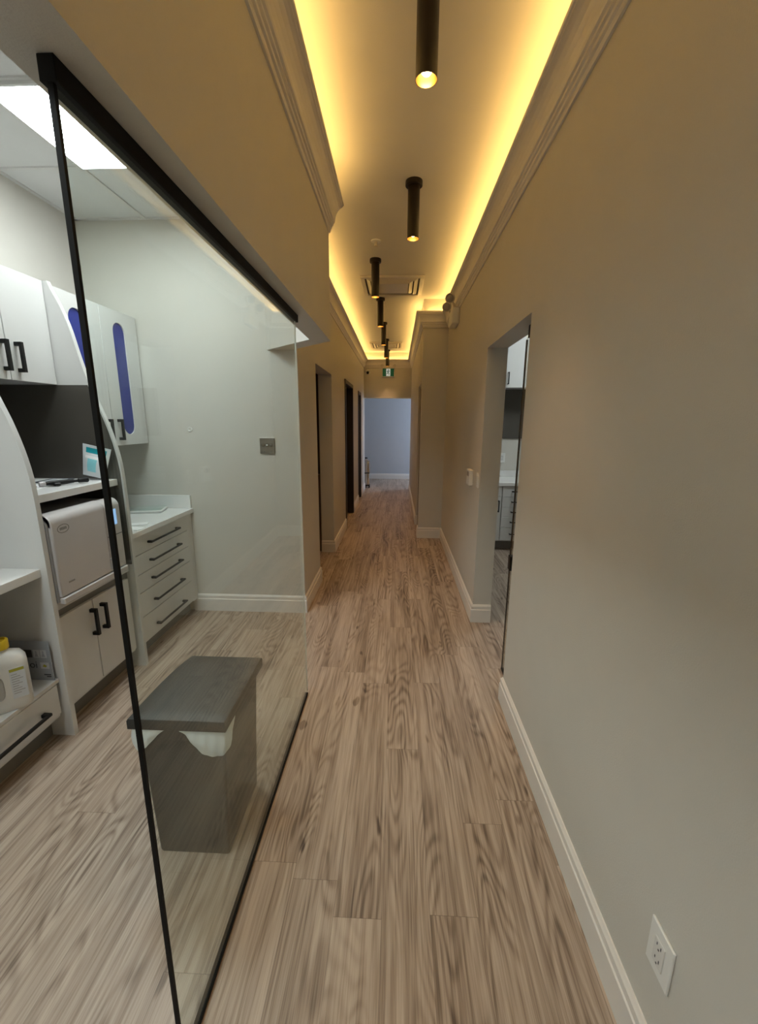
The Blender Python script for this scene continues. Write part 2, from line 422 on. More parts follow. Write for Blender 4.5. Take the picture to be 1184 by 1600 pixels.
# ------------------------------------------------------------------ glass partition
t = thing('glass_partition', (-.497, 1.4, 0), 'tall clear glass panel with black top track between hall and clinic room', 'glass partition')
part('pane', MB().box(-.502, -.492, .6915, 2.130, .012, 2.03), 'glass', t)
part('top_track', MB().box(-.512, -.486, .684, 2.160, 2.016, 2.05, .0015), 'matte', t)
part('bottom_channel', MB().box(-.505, -.489, .692, 2.116, 0, .016, .002), 'matte', t)
part('edge_seal', MB().box(-.5015, -.4925, .685, .6915, .0, 2.016), 'matte', t, label='slim black seal on the free vertical edge of the glass')
part('edge_cap', MB().box(-.5005, -.4935, 2.1301, 2.1325, .016, 2.02), 'trim', t, label='pale polished glass edge')
t = thing('glass_door', (.70, 2.3, 0), 'clear glass side panel with black fittings in the doorway of the long plain wall', 'glass door')
part('pane', MB().box(.694, .702, 2.125, 2.43, .012, 2.03), 'glass', t)
part('top_bracket', MB().box(.689, .707, 2.122, 2.39, 1.985, 2.05, .002), 'black', t)
part('edge_seal', MB().box(.6935, .7025, 2.43, 2.436, .012, 1.985), 'black', t)
part('lock', MB().box(.684, .712, 2.385, 2.43, .68, .77, .003), 'black', t)
part('bottom_channel', MB().box(.690, .706, 2.122, 2.43, 0, .014), 'black', t)

# ------------------------------------------------------------------ pendants
def make_pendant():
    t = thing('ceiling_tube_light', (0, 0, ZC), '', 'ceiling light', 'black tube lights along the hall ceiling')
    part('canopy', MB().lathe([(0, 0), (.052, 0), (.053, -.004), (.053, -.026), (.050, -.029), (0, -.029)]), 'bronze', t, True, local=True)
    part('tube', MB().lathe([(.0355, -.028), (.037, -.03), (.037, -.32), (.0354, -.32), (.0354, -.285)], n=36), 'bronze', t, True, local=True)
    part('reflector', MB().lathe([(.0352, -.3195), (.0348, -.312), (.030, -.296), (.021, -.288), (.0, -.287)], n=36), 'gold', t, True, label='gold reflector cone inside the tube mouth', local=True)
    part('lens', MB().lathe([(.0175, -.288), (.0170, -.297), (.012, -.3035), (0, -.306)], n=28), 'bulb', t, True, label='glowing warm lens', local=True)
    d = bpy.data.lights.new('tube_lamp', 'SPOT'); d.energy = SPOT_W; d.color = SPOTC; d.spot_size = math.radians(74); d.spot_blend = 1.0; d.shadow_soft_size = .02
    l = bpy.data.objects.new('tube_lamp', d); COL.objects.link(l); l.parent = t; l.location = (0, 0, -.318)
    return t
def copy_tree(o, parent=None):
    c = o.copy(); COL.objects.link(c); c.parent = parent
    for ch in list(o.children): copy_tree(ch, c)
    return c
proto = make_pendant()
spots = [(.083, 1.697, 'black tube ceiling light hanging largest of the row, its gold mouth in full view'),
         (.085, 2.957, 'black tube ceiling light with round canopy, hanging second, just before the small sprinkler'),
         (-.217, 4.22, 'black tube ceiling light hanging in front of the larger ceiling air cassette'),
         (-.217, 5.46, 'black tube ceiling light just beyond the larger ceiling air cassette'),
         (-.217, 6.73, 'black tube ceiling light whose lower end overlaps the smaller air cassette'),
         (-.212, 8.03, 'black tube ceiling light second from the end of the row above the exit sign'),
         (-.212, 9.2, 'small black tube ceiling light, last of the row, right above the exit sign')]
for i, (x, y, lab) in enumerate(spots):
    o = proto if i == 0 else copy_tree(proto)
    o.location = (x, y, ZC); o['label'] = lab

# ------------------------------------------------------------------ ceiling fittings
def cassette(x0, x1, y0, y1, label):
    cx, cy = (x0 + x1) / 2, (y0 + y1) / 2
    t = thing('air_cassette', (cx, cy, ZC - .03), label, 'air vent', 'ceiling air cassettes')
    mb = MB()
    b = .045
    mb.box(x0, x1, y0, y0 + b, ZC - .022, ZC, .003).box(x0, x1, y1 - b, y1, ZC - .022, ZC, .003)
    mb.box(x0, x0 + b, y0 + b, y1 - b, ZC - .022, ZC, .003).box(x1 - b, x1, y0 + b, y1 - b, ZC - .022, ZC, .003)
    part('frame', mb, 'cassette', t)
    part('recess', MB().box(x0 + b, x1 - b, y0 + b, y1 - b, ZC - .004, ZC - .001), 'void', t)
    mb = MB()
    for k, wd_, z0 in ((.060, .040, .006), (.112, .040, .012)):
        sq = [(x0 + k, y0 + k), (x0 + k, y1 - k), (x1 - k, y1 - k), (x1 - k, y0 + k)]
        mb.sweep(sq, [(0, ZC - z0 - .004), (0, ZC - z0), (wd_, ZC - z0 - .020), (wd_, ZC - z0 - .024)], closed=True)
    part('vane', mb, 'cassette', t)
    part('centre_plate', MB().box(x0 + .16, x1 - .16, y0 + .16, y1 - .16, ZC - .034, ZC - .012, .006), 'cassette', t)
cassette(-.398, .262, 4.645, 5.31, 'larger square cream air cassette set in the hall ceiling')
cassette(-.53, .085, 8.28, 8.90, 'smaller square cream air cassette near the end of the hall ceiling')
t = thing('sprinkler_head', (-.193, 3.82, ZC), 'small cream sprinkler head on the ceiling beside the tube lights', 'sprinkler')
part('escutcheon', MB().lathe([(0, ZC), (.042, ZC), (.039, ZC - .007), (.018, ZC - .011), (0, ZC - .011)], (-.193, 3.82, 0)), 'plastic', t, True)
part('nozzle', MB().lathe([(.012, ZC - .009), (.012, ZC - .030), (.016, ZC - .036), (.016, ZC - .042), (0, ZC - .046)], (-.193, 3.82, 0)), 'cassette', t, True)

# exit sign with two emergency heads
t = thing('exit_sign', (-.199, 9.47, 2.49), 'green running man exit sign with two small lamp heads over the end opening', 'sign')
part('housing', MB().box(-.335, -.063, 9.455, 9.498, 2.485, 2.675, .004), 'plastic', t)
part('face', MB().box(-.322, -.076, 9.450, 9.456, 2.500, 2.662), 'green', t)
mb = MB().box(-.243, -.155, 9.446, 9.4505, 2.507, 2.655)
pic = part('pictogram', mb, 'signwhite', t, label='white doorway panel with a green running figure')
fg = MB()
fg.lathe([(0, 0), (.010, 0), (.010, .002), (0, .002)], (-.196, 9.4445, 2.632), (0, 1, 0), 14)
def limb(a, b, r=.0065): fg.tube((a[0], 9.4450, a[1]), (b[0], 9.4450, b[1]), r, n=6)
limb((-.198, 2.615), (-.206, 2.580), .0100); limb((-.197, 2.614), (-.176, 2.600)); limb((-.176, 2.600), (-.168, 2.612)); limb((-.200, 2.612), (-.222, 2.606)); limb((-.222, 2.606), (-.226, 2.590))
limb((-.206, 2.578), (-.184, 2.562), .0075); limb((-.184, 2.562), (-.190, 2.530)); limb((-.207, 2.578), (-.220, 2.552), .0075); limb((-.220, 2.552), (-.236, 2.548))
part('running_figure', fg, 'green', pic)
for x in (-.333, -.066):
    hd_ = MB().lathe([(0, -.02), (.020, -.018), (.034, .0), (.036, .022), (.030, .024), (0, .020)], (x, 9.40, 2.712), (0, -1, -.35), 18)
    part('lamp_head', hd_, 'cassette', t, True)
    part('bracket', MB().tube((x, 9.45, 2.66), (x, 9.415, 2.712), .007, n=8), 'cassette', t)

# dome camera
t = thing('security_camera', (-.644, 9.49, 2.582), 'small white camera with dark dome on the end header', 'camera')
part('base', MB().lathe([(0, 0), (.052, 0), (.052, .02), (.046, .030), (0, .030)], (-.644, 9.5, 2.590), (0, -1, 0)), 'plastic', t, True)
part('lens', MB().lathe([(.030, .028), (.028, .045), (.018, .056), (0, .060)], (-.644, 9.5, 2.582), (0, -1, -.2)), 'black', t, True)

# emergency light under the crown
t = thing('emergency_light', (.57, 4.7, 2.53), 'cream emergency light box with two round heads high on the long plain wall', 'emergency light')
part('housing', MB().box(.545, .619, 4.57, 4.85, 2.53, 2.68, .006), 'plastic', t)
part('grille', MB().box(.600, .612, 4.564, 4.572, 2.55, 2.625), 'trim', t)
for y, z in ((4.57, 2.760), (4.84, 2.745)):
    p = part('lamp_head', MB().lathe([(0, -.03), (.030, -.024), (.046, .0), (.048, .026), (.041, .029), (.038, .020), (0, .018)], (.520, y, z), (-.35, -1, -.25), 22), 'cassette', t, True)
    part('lens', MB().lathe([(.037, .021), (.030, .027), (0, .030)], (.520, y, z), (-.35, -1, -.25), 22), 'silver_dark', p, True)
    part('bracket', MB().tube((.575, y + .03, 2.675), (.535, y + .02, z - .01), .010, n=10), 'cassette', t)

# thermostat, switches, outlets
t = thing('thermostat', (.61, 3.43, 1.04), 'white wall thermostat with a small grey display beside the doorway', 'thermostat')
part('body', MB().box(.588, .6199, 3.36, 3.49, 1.045, 1.170, .005, 2), 'plastic', t)
part('display', MB().box(.586, .589, 3.39, 3.46, 1.118, 1.155), 'silver_dark', t)
def rocker(name, label, x, y0, y1, z0, z1, cat='light switch', s=1):
    t = thing(name, (x, (y0 + y1) / 2, z0), label, cat)
    xa, xb = sorted((x - s * .0001, x - s * .007)); part('cover_plate', MB().box(xa, xb, y0, y1, z0, z1, .002), 'plastic', t)
    cy, cz = (y0 + y1) / 2, (z0 + z1) / 2
    xa, xb = sorted((x - s * .006, x - s * .011)); part('rocker', MB().box(xa, xb, cy - .017, cy + .017, cz - .033, cz + .033, .001), 'white', t)
rocker('light_switch', 'white light switch plate between thermostat and doorway edge', XR, 3.115, 3.19, 1.062, 1.172)
rocker('light_switch', 'small light switch on the wall between side doorway and end opening', .31, 7.05, 7.13, 1.05, 1.17)
def outlet(loc, label, normal):
    """duplex outlet; loc = plate centre on the wall; normal 'x-' or 'y-'"""
    t = thing('wall_outlet', loc, label, 'outlet')
    def B(u0, u1, v0, v1, d0, d1, bev=0):
        if normal == 'x-': return MB().box(-d1, -d0, u0, u1, v0, v1, bev)
        return MB().box(u0, u1, -d1, -d0, v0, v1, bev)
    part('cover_plate', B(-.039, .039, -.0615, .0615, .0001, .0065, .002), 'plastic', t, local=True)
    p = part('socket_face', B(-.017, .017, -.034, .034, .006, .0092, .001), 'white', t, local=True)
    for dv in (-.019, .019):
        for (u, h) in ((-.0065, .0045), (.0065, .0035)):
            if normal == 'x-': mb = MB().box(-.0097, -.009, u - .0012, u + .0012, dv - h + .003, dv + h + .003)
            else: mb = MB().box(u - .0012, u + .0012, -.0097, -.009, dv - h + .003, dv + h + .003)
            part('slot', mb, 'ink', p, local=True)
        if normal == 'x-': mb = MB().tube((-.0097, 0, dv - .008), (-.009, 0, dv - .008), .0024, n=10)
        else: mb = MB().tube((0, -.0097, dv - .008), (0, -.009, dv - .008), .0024, n=10)
        part('ground_hole', mb, 'ink', p, local=True)
outlet((XR, .738, .370), 'white duplex outlet low on the long plain wall above the baseboard', 'x-')
outlet((1.385, 5.558, 1.09), 'white duplex outlet above the worktop in the room opposite the glass', 'y-')
# metal control plate on the clinic back wall
t = thing('control_plate', (-.979, 3.165, 1.30), 'square dark metal plate with three round ports on the clinic wall', 'wall plate')
part('plate', MB().box(-1.036, -.922, 3.160, 3.1699, 1.302, 1.420, .002), 'plate', t)
part('top_edge', MB().box(-1.035, -.923, 3.159, 3.168, 1.4185, 1.4245), 'trim', t)
for i, x in enumerate((-1.009, -.979, -.947)):
    p = part('port', MB().lathe([(.013, 0), (.013, .004), (.009, .006), (.006, .004), (0, .004)], (x, 3.161, 1.368), (0, -1, 0), 18), 'void', t, True)
    part('knob', MB().lathe([(.0055, .003), (.0055, .012), (.003, .014), (0, .0145)], (x, 3.161, 1.368), (0, -1, 0), 14), ('plate', 'signwhite', 'silver_dark')[i], p, True)
for x in (-1.002, -.955): part('screw', MB().tube((x, 3.161, 1.318), (x, 3.1585, 1.318), .004, n=10), 'steel', t)
o = MB().lathe([(.011, .0), (.017, .0), (.018, .004), (.015, .006), (.011, .004), (.011, 0)], (-1.569, 3.1695, 1.479), (0, -1, 0), 24).build('wall_grommet', 'plastic', smooth=True)
tag(cart(o), 'small pale ring grommet on the bare clinic wall', 'grommet')

# ------------------------------------------------------------------ doors and dark rooms on the left
def dframe(name, y0, y1, zt):
    mb = MB()
    mb.box(XL - .16, XL + .012, y0, y0 + .055, 0, zt, .002).box(XL - .16, XL + .012, y1 - .055, y1, 0, zt, .002)
    mb.box(XL - .16, XL + .012, y0 + .055, y1 - .055, zt - .055, zt, .002)
    o = struct(name, mb, 'frame')
    part('door_leaf', MB().box(XL - .135, XL - .09, y0 + .058, y1 - .058, .006, zt - .058, .002), 'doorblack', o)
    part('door_handle', MB().box(XL - .09, XL - .06, y0 + .10, y0 + .115, .95, .965).box(XL - .066, XL - .056, y0 + .10, y0 + .21, .945, .970, .003), 'steel', o)
dframe('door_1', 5.995, 7.06, 2.12)
dframe('door_2', 8.015, 8.585, 2.10)
t = thing('dark_cabinet', (-1.4, 5.1, 0), 'tall dark wood cabinet inside the open doorway next to the glass wall', 'cabinet')
part('base', MB().box(-2.2, -.89, 4.82, 5.39, 0, .90, .003), 'brown', t)
part('worktop', MB().box(-2.2, -.885, 4.80, 5.39, .90, .935, .003), 'brown', t)
part('upper_body', MB().box(-2.2, -.89, 4.88, 5.39, .935, 2.55, .003), 'espresso', t)
mb = MB()
for x in (-1.9, -1.55, -1.2): mb.box(x - .002, x + .002, 4.816, 4.822, .1, .88)
part('door_gap', mb, 'espresso', t)

mb = MB().box(.335, .44, 6.185, 6.249, 0, 2.03).box(.335, .44, 5.641, 5.66, 0, 2.03).box(.335, .44, 5.66, 6.185, 2.0, 2.029)
struct('dark_jamb', mb, 'brown')  # dark brown lining added to give the doorway its dark strip

# ------------------------------------------------------------------ clinic cabinets
XB = -2.249; XF = -1.62        # back of the units, plane of the base fronts
def curve_x(z):
    pts = [(0, -1.588), (1.05, -1.588), (1.18, -1.589), (1.28, -1.592), (1.36, -1.602), (1.45, -1.620), (1.55, -1.648), (1.645, -1.684), (1.78, -1.728), (1.90, -1.756), (2.04, -1.784), (2.15, -1.820), (2.27, -1.878)]
    for (a, xa), (b, xb) in zip(pts, pts[1:]):
        if z <= b: return xa + (xb - xa) * (z - a) / (b - a)
    return pts[-1][1]
def smooth_curve(zs):
    out = []
    for z in zs:
        out.append((sum(curve_x(min(2.27, max(0, z + k))) for k in (-.04, -.02, 0, .02, .04)) / 5, z))
    return out
def divider(y, label):
    t = thing('curved_divider', (-1.9, y + .0125, 0), label, 'cabinet panel')
    zs = [0, .5, 1.0] + [1.0 + i * .0423 for i in range(1, 31)]
    c = smooth_curve(zs)
    pts = [(XB, 0)] + [(-1.588, 0)] + c[1:] + [(XB, zs[-1])]
    mb = MB().poly_prism(pts, y, y + .025, 'y')
    part('board', mb, 'white', t)
    return t
d1 = divider(1.74, 'white divider panel with a wavy front edge beside the yellow-capped jug')
d2 = divider(2.35, 'white divider panel with a wavy front edge between sterilizer bay and drawer unit')
d0 = divider(.95, 'white wavy divider panel closing the end of the open shelf unit')
# charcoal lining of the sterilizer bay
def lining(y0, y1, name, parent):
    zs = [.69] + [.69 + i * .0523 for i in range(1, 21)]
    c = [(x - .010, z) for x, z in smooth_curve(zs)]
    pts = [(XB + .01, .69)] + c + [(XB + .01, zs[-1])]
    return part(name, MB().poly_prism(pts, y0, y1, 'y'), 'dark', parent, label='charcoal lining inside the bay')
lining(2.346, 2.3499, 'side_lining', d2)
lining(1.7651, 1.769, 'side_lining', d1)
o = MB().box(XB, XB + .008, 1.77, 2.345, .69, 1.735).build('back_panel', 'dark'); tag(cart(o), 'charcoal splashback board behind the sterilizer bay', 'splashback')

def bar_pull(mb, x, y0, y1, z, r=.0055, stand=.030):
    mb.box(x + stand - r, x + stand + r, y0, y1, z - r, z + r, .001)
    for y in (y0 + .012, y1 - .012): mb.box(x, x + stand + r * .6, y - r * 1.6, y + r * 1.6, z - r * 1.3, z + r * 1.3, .001)
def d_pull(mb, x, y, z0, z1, r=.0085, stand=.030):
    mb.box(x + stand - r * .8, x + stand + r * .8, y - r, y + r, z0, z1, .001)
    for z in (z0 + r * 1.1, z1 - r * 1.1): mb.box(x, x + stand, y - r, y + r, z - r * 1.1, z + r * 1.1, .001)

# drawer unit (five drawers)
t = thing('drawer_unit', (-1.93, 2.77, 0), 'white base unit of five drawers with long black bar handles', 'cabinet')
part('body', MB().box(XB, XF - .022, 2.378, 3.168, .112, .832), 'white', t)
part('toe_kick', MB().box(XB + .05, -1.70, 2.378, 3.168, 0, .112), 'toe', t)
part('filler', MB().box(XF - .022, XF - .004, 3.085, 3.168, .112, .830), 'white', t)
for z0, z1 in ((.712, .826), (.584, .708), (.462, .580), (.298, .458), (.122, .294)):
    p = part('drawer', MB().box(XF - .021, XF, 2.404, 3.082, z0, z1, .0015), 'white', t)
    mb = MB(); hz = z0 + min(.062, (z1 - z0) * .5) + (.008 if z1 - z0 > .13 else 0)
    bar_pull(mb, XF, 2.555, 2.930, hz)
    part('handle', mb, 'black', p)
o = MB().box(XB, -1.600, 2.376, 3.168, .833, .868, .002).build('worktop', 'quartz'); tag(cart(o), 'white worktop resting on the five drawer unit', 'worktop')
o = MB().box(XB, -1.61, 3.150, 3.1695, .868, .972, .0015).build('upstand', 'quartz'); tag(cart(o), 'low white upstand between drawer unit worktop and clinic wall', 'upstand')
# sterilizer bay base cabinet
t = thing('base_cabinet', (-1.93, 2.06, 0), 'white two-door base cabinet underneath the sterilizer', 'cabinet')
part('body', MB().box(XB, XF - .024, 1.767, 2.348, .112, .645), 'white', t)
part('toe_kick', MB().box(XB + .05, -1.70, 1.767, 2.348, 0, .112), 'toe', t)
part('gap_strip', MB().box(XF - .024, XF - .018, 1.767, 2.348, .60, .645), 'toe', t)
for y0, y1, hy in ((1.785, 2.020, 1.998), (2.025, 2.326, 2.075)):
    p = part('door', MB().box(XF - .023, XF, y0, y1, .140, .605, .0015), 'white', t)
    mb = MB(); d_pull(mb, XF, hy, .412, .562); part('handle', mb, 'black', p)
o = MB().box(XB + .008, XF, 1.7695, 2.3455, .646, .685, .001).build('appliance_shelf', 'white'); tag(cart(o), 'white shelf the sterilizer stands on', 'shelf')
o = MB().box(XB + .008, XF, 1.7695, 2.3455, 1.175, 1.212, .0015).build('countertop', 'quartz'); tag(cart(o), 'white shelf above the sterilizer holding papers and a pouch', 'shelf')

# wall cabinets
def slot_door(y0, y1, z0, z1, cy, cz, hw, hh, parent):
    cu = bpy.data.curves.new('door', 'CURVE'); cu.dimensions = '2D'; cu.fill_mode = 'BOTH'; cu.extrude = .009; cu.resolution_u = 1
    def poly(pts):
        s = cu.splines.new('POLY'); s.points.add(len(pts) - 1); s.use_cyclic_u = True
        for p, q in zip(s.points, pts): p.co = (q[0], q[1], 0, 1)
    poly([(y0, z0), (y1, z0), (y1, z1), (y0, z1)])
    st = []
    for i in range(17): a = math.pi * i / 16; st.append((cy + hw * math.cos(a), cz + hh - hw + hw * math.sin(a)))
    for i in range(17): a = math.pi + math.pi * i / 16; st.append((cy + hw * math.cos(a), cz - hh + hw + hw * math.sin(a)))
    poly(st)
    tmp = bpy.data.objects.new('tmp', cu); COL.objects.link(tmp)
    me = bpy.data.meshes.new_from_object(tmp.evaluated_get(bpy.context.evaluated_depsgraph_get()))
    bpy.data.objects.remove(tmp)
    org = parent['_org']
    for v in me.vertices:
        a, b, c = v.co; v.co = Vector((-1.904 + c - org[0], a - org[1], b - org[2]))
    me.materials.clear(); me.materials.append(M['white']); me.name = 'door'
    o = bpy.data.objects.new('door', me); COL.objects.link(o); o.parent = parent; o['_org'] = org
    mb = MB().poly_prism([(cy + (p[0] - cy) * 1.02, p[1]) for p in st], -1.9045, -1.9035, 'x')
    part('blue_panel', mb, 'blue', o, label='blue rounded slot let into the door')
    return o
t = thing('wall_cabinet', (-2.07, 2.77, 1.376), 'white wall cabinet with a tall blue rounded slot in each door', 'cabinet')
part('body', MB().box(XB, -1.914, 2.376, 3.152, 1.378, 2.262), 'white', t)
part('end_filler', MB().box(-1.95, -1.905, 3.153, 3.168, 1.376, 2.262), 'white', t)
for y0, y1, cy, hy in ((2.378, 2.768, 2.565, 2.722), (2.772, 3.150, 2.950, 2.828)):
    p = slot_door(y0, y1, 1.376, 2.262, cy, 1.818, .063, .370, t)
    mb = MB(); d_pull(mb, -1.895, hy, 1.412, 1.552); part('handle', mb, 'black', p)
t = thing('wall_cabinet', (-2.07, 2.06, 1.737), 'plain white two-door wall cabinet above the sterilizer bay', 'cabinet')
part('body', MB().box(XB, -1.917, 1.767, 2.348, 1.739, 2.265), 'white', t)
for y0, y1, hy in ((1.768, 2.065, 2.040), (2.069, 2.347, 2.118)):
    p = part('door', MB().box(-1.916, -1.895, y0, y1, 1.737, 2.267, .0015), 'white', t)
    mb = MB(); d_pull(mb, -1.895, hy, 1.778, 1.922); part('handle', mb, 'black', p)

# open shelf unit nearest the camera
t = thing('open_shelf_unit', (-1.93, 1.36, 0), 'white open shelf unit with one wide drawer at the floor', 'cabinet')
part('body', MB().box(XB, XF - .024, .977, 1.738, .112, .300), 'white', t)
part('toe_kick', MB().box(XB + .05, -1.70, .977, 1.738, 0, .112), 'toe', t)
part('back', MB().box(XB, XB + .006, .977, 1.738, .32, .84), 'white', t)
part('shelf', MB().box(XB + .006, XF, .977, 1.7385, .301, .320, .001), 'white', t)
p = part('drawer', MB().box(XF - .023, XF, .985, 1.722, .142, .298, .0015), 'white', t)
mb = MB(); bar_pull(mb, XF, 1.08, 1.635, .205, .0065, .030); part('handle', mb, 'black', p)
o = MB().box(XB, XF + .002, .9755, 1.7395, .841, .880, .0015).build('worktop', 'quartz'); tag(cart(o), 'thick white shelf board over the cavity with the jug', 'shelf')

# ------------------------------------------------------------------ steam sterilizer
t = thing('steam_sterilizer', (-1.83, 2.02, .686), 'boxy silver grey tabletop sterilizer with a small blue screen', 'sterilizer')
def rprof(x0, x1, z0, z1, r, n=8):
    """side outline (x,z) with a rounded top front corner"""
    p = [(x0, z0), (x1, z0)]
    for i in range(n + 1):
        a = math.pi / 2 * i / n; p.append((x1 - r + r * math.cos(a), z1 - r + r * math.sin(a)))
    p.append((x0, z1)); return p
part('casing', MB().poly_prism(rprof(-2.18, -1.584, .700, 1.110, .05), 1.7705, 2.262, 'y'), 'silver_dark', t, True)  # darker grey puts shade of top and left edge into the casing colour
part('door', MB().poly_prism(rprof(-1.620, -1.570, .722, 1.122, .046, 10), 1.782, 2.134, 'y', bev=.004), 'silver', t, True)
part('door_lid', MB().poly_prism(rprof(-1.625, -1.574, 1.060, 1.124, .048, 10), 1.782, 2.134, 'y', bev=.002), 'silver', t, True)
cp = part('control_column', MB().poly_prism(rprof(-1.63, -1.571, .722, 1.120, .046, 10), 2.138, 2.262, 'y', bev=.004), 'silver', t, True)
part('screen', MB().box(-1.572, -1.5695, 2.184, 2.226, .975, 1.062, .0005), 'screen', cp, label='small lit blue screen')
mb = MB().box(-1.572, -1.5698, 2.140, 2.260, .916, .920)
part('seam', mb, 'ink', cp)
part('base_strip', MB().box(-1.620, -1.562, 1.782, 2.262, .686, .718, .004), 'silver', t)
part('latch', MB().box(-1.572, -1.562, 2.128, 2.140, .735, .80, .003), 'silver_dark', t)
mb = MB()
n = 28; R = []
for k in (0, 1): R.append([(1.848 + (.036 - .0035 * k) * math.cos(2 * math.pi * i / n), 1.045 + (.021 - .003 * k) * math.sin(2 * math.pi * i / n)) for i in range(n)])
tt = bmesh.new(); vs = [[tt.verts.new((-1.5694, y, z)) for y, z in r] for r in R]; vb = [[tt.verts.new((-1.5702, y, z)) for y, z in r] for r in R]
for i in range(n):
    j = (i + 1) % n; tt.faces.new((vs[0][i], vs[0][j], vs[1][j], vs[1][i])); tt.faces.new((vb[0][i], vb[0][j], vs[0][j], vs[0][i])); tt.faces.new((vb[1][i], vb[1][j], vs[1][j], vs[1][i]))
mb._add(tt)
for i in range(5): mb.box(-1.5702, -1.5694, 1.828 + i * .0085, 1.8335 + i * .0085, 1.039, 1.052)
part('badge', mb, 'toe', t, label='oval outline emblem')
mb = MB()
for i in range(5): mb.box(-1.5702, -1.5694, 1.832 + i * .008, 1.8375 + i * .008, .776, .784)
part('model_mark', mb, 'toe', t)
for x, y in ((-2.1, 1.83), (-2.1, 2.23), (-1.66, 1.83), (-1.66, 2.23)): part('foot', MB().tube((x, y, .6852), (x, y, .702), .014, n=12), 'black', t)

# ------------------------------------------------------------------ things on the shelf above it
ZT = 1.2125
o = MB()
tt = bmesh.new(); nx, nz = 8, 12; g_ = []
for j in range(nz + 1):
    fz = j / nz; row = []
    for i in range(nx + 1):
        fx = i / nx - .5
        wd = .122 + .034 * fz; bul = .022 * (1 - (2 * fx) ** 2) * max(0, math.sin(math.pi * min(1, fz * 1.25))) + .002
        row.append((fx * wd, bul, fz * .176))
    g_.append(row)
def sheet(side): return [[tt.verts.new((x, side * b - .16 * z * 0, z)) for x, b, z in r] for r in g_]
F_, B_ = sheet(-1), sheet(1)
for S_ in (F_, B_):
    for j in range(nz):
        for i in range(nx): tt.faces.new((S_[j][i], S_[j][i + 1], S_[j + 1][i + 1], S_[j + 1][i]))
def rim(a, b): tt.faces.new((a[0], a[1], b[1], b[0]))
for j in range(nz):
    rim((F_[j][0], F_[j + 1][0]), (B_[j][0], B_[j + 1][0])); rim((F_[j][nx], F_[j + 1][nx]), (B_[j][nx], B_[j + 1][nx]))
for i in range(nx):
    rim((F_[0][i], F_[0][i + 1]), (B_[0][i], B_[0][i + 1])); rim((F_[nz][i], F_[nz][i + 1]), (B_[nz][i], B_[nz][i + 1]))
bmesh.ops.recalc_face_normals(tt, faces=tt.faces[:])
for f in tt.faces:
    c = f.calc_center_median(); f.material_index = 0
    if c.y < -.001:
        if .130 < c.z < .166 and abs(c.x) < .055: f.material_index = 1
        elif .03 < c.z < .10 and -.03 < c.x < .015: f.material_index = 2
        elif .105 < c.z < .118 and abs(c.x) < .05: f.material_index = 3
me = bpy.data.meshes.new('tmp'); tt.to_mesh(me); tt.free(); o.bm.from_mesh(me); bpy.data.meshes.remove(me)
t = thing('wipes_pouch', (-1.722, 2.300, ZT + .0165), 'silvery pouch with a teal band standing on the shelf above the sterilizer', 'pouch', None, math.radians(22))
p = part('pouch', o, ['pouch', 'teal', 'aqua', 'paper'], t, True, local=True)
t.rotation_euler = (0, math.radians(13), math.radians(4))
def flat_sheet(name, pts, z, th, mat, label, cat):
    o = MB().poly_prism(pts, z, z + th).build(name, mat); return tag(cart(o), label, cat)
flat_sheet('paper_sheet', [(-1.93, 1.80), (-1.72, 1.85), (-1.80, 2.12), (-2.03, 2.07)], ZT, .0012, 'paper', 'white sheet of paper lying on the shelf above the sterilizer', 'paper')
flat_sheet('paper_sheet', [(-2.18, 1.95), (-1.97, 1.98), (-1.985, 2.30), (-2.20, 2.27)], ZT, .0012, 'paper', 'white sheet of paper further back on the same shelf, by the splashback', 'paper')
t = thing('leaflet', (-1.92, 2.22, ZT), 'dark printed leaflet lying between paper and pouch', 'leaflet')
part('sheet', MB().poly_prism([(-1.955, 2.14), (-1.80, 2.175), (-1.86, 2.325), (-1.975, 2.30)], ZT, ZT + .004), 'ink', t)
part('picture', MB().poly_prism([(-1.935, 2.165), (-1.83, 2.19), (-1.875, 2.30), (-1.95, 2.28)], ZT + .004, ZT + .0045), 'ink_soft', t)
# black handpiece
t = thing('handheld_instrument', (-1.74, 2.09, ZT), 'black handheld device with a clear tip lying on the shelf edge', 'instrument', None, math.radians(58))
part('body', MB().lathe([(0, -.075), (.010, -.073), (.013, -.05), (.012, .02), (.009, .05), (.008, .052)], (0, 0, .016), (1, 0, 0), 18), 'black', t, True, local=True)
part('neck', MB().lathe([(.007, .048), (.007, .07), (.012, .074), (.013, .115), (.010, .120), (0, .121)], (0, 0, .016), (1, 0, 0), 18), 'black', t, True, local=True)
part('trigger', MB().box(-.045, -.015, -.030, -.008, .002, .018, .004), 'black', t, local=True)
part('tip', MB().lathe([(.011, -.074), (.014, -.085), (.012, -.100), (0, -.102)], (0, 0, .016), (1, 0, 0), 16), 'silver', t, True, label='clear silvery tip', local=True)
o = MB().lathe([(0, 0), (.040, 0), (.050, .012), (.052, .014), (.048, .014), (.039, .003), (0, .003)], (-1.78, 1.90, ZT + .0015), (0, 0, 1), 30).build('glass_dish', 'clear', smooth=True)
tag(cart(o), 'shallow clear round dish on the shelf beside the curved divider', 'dish')
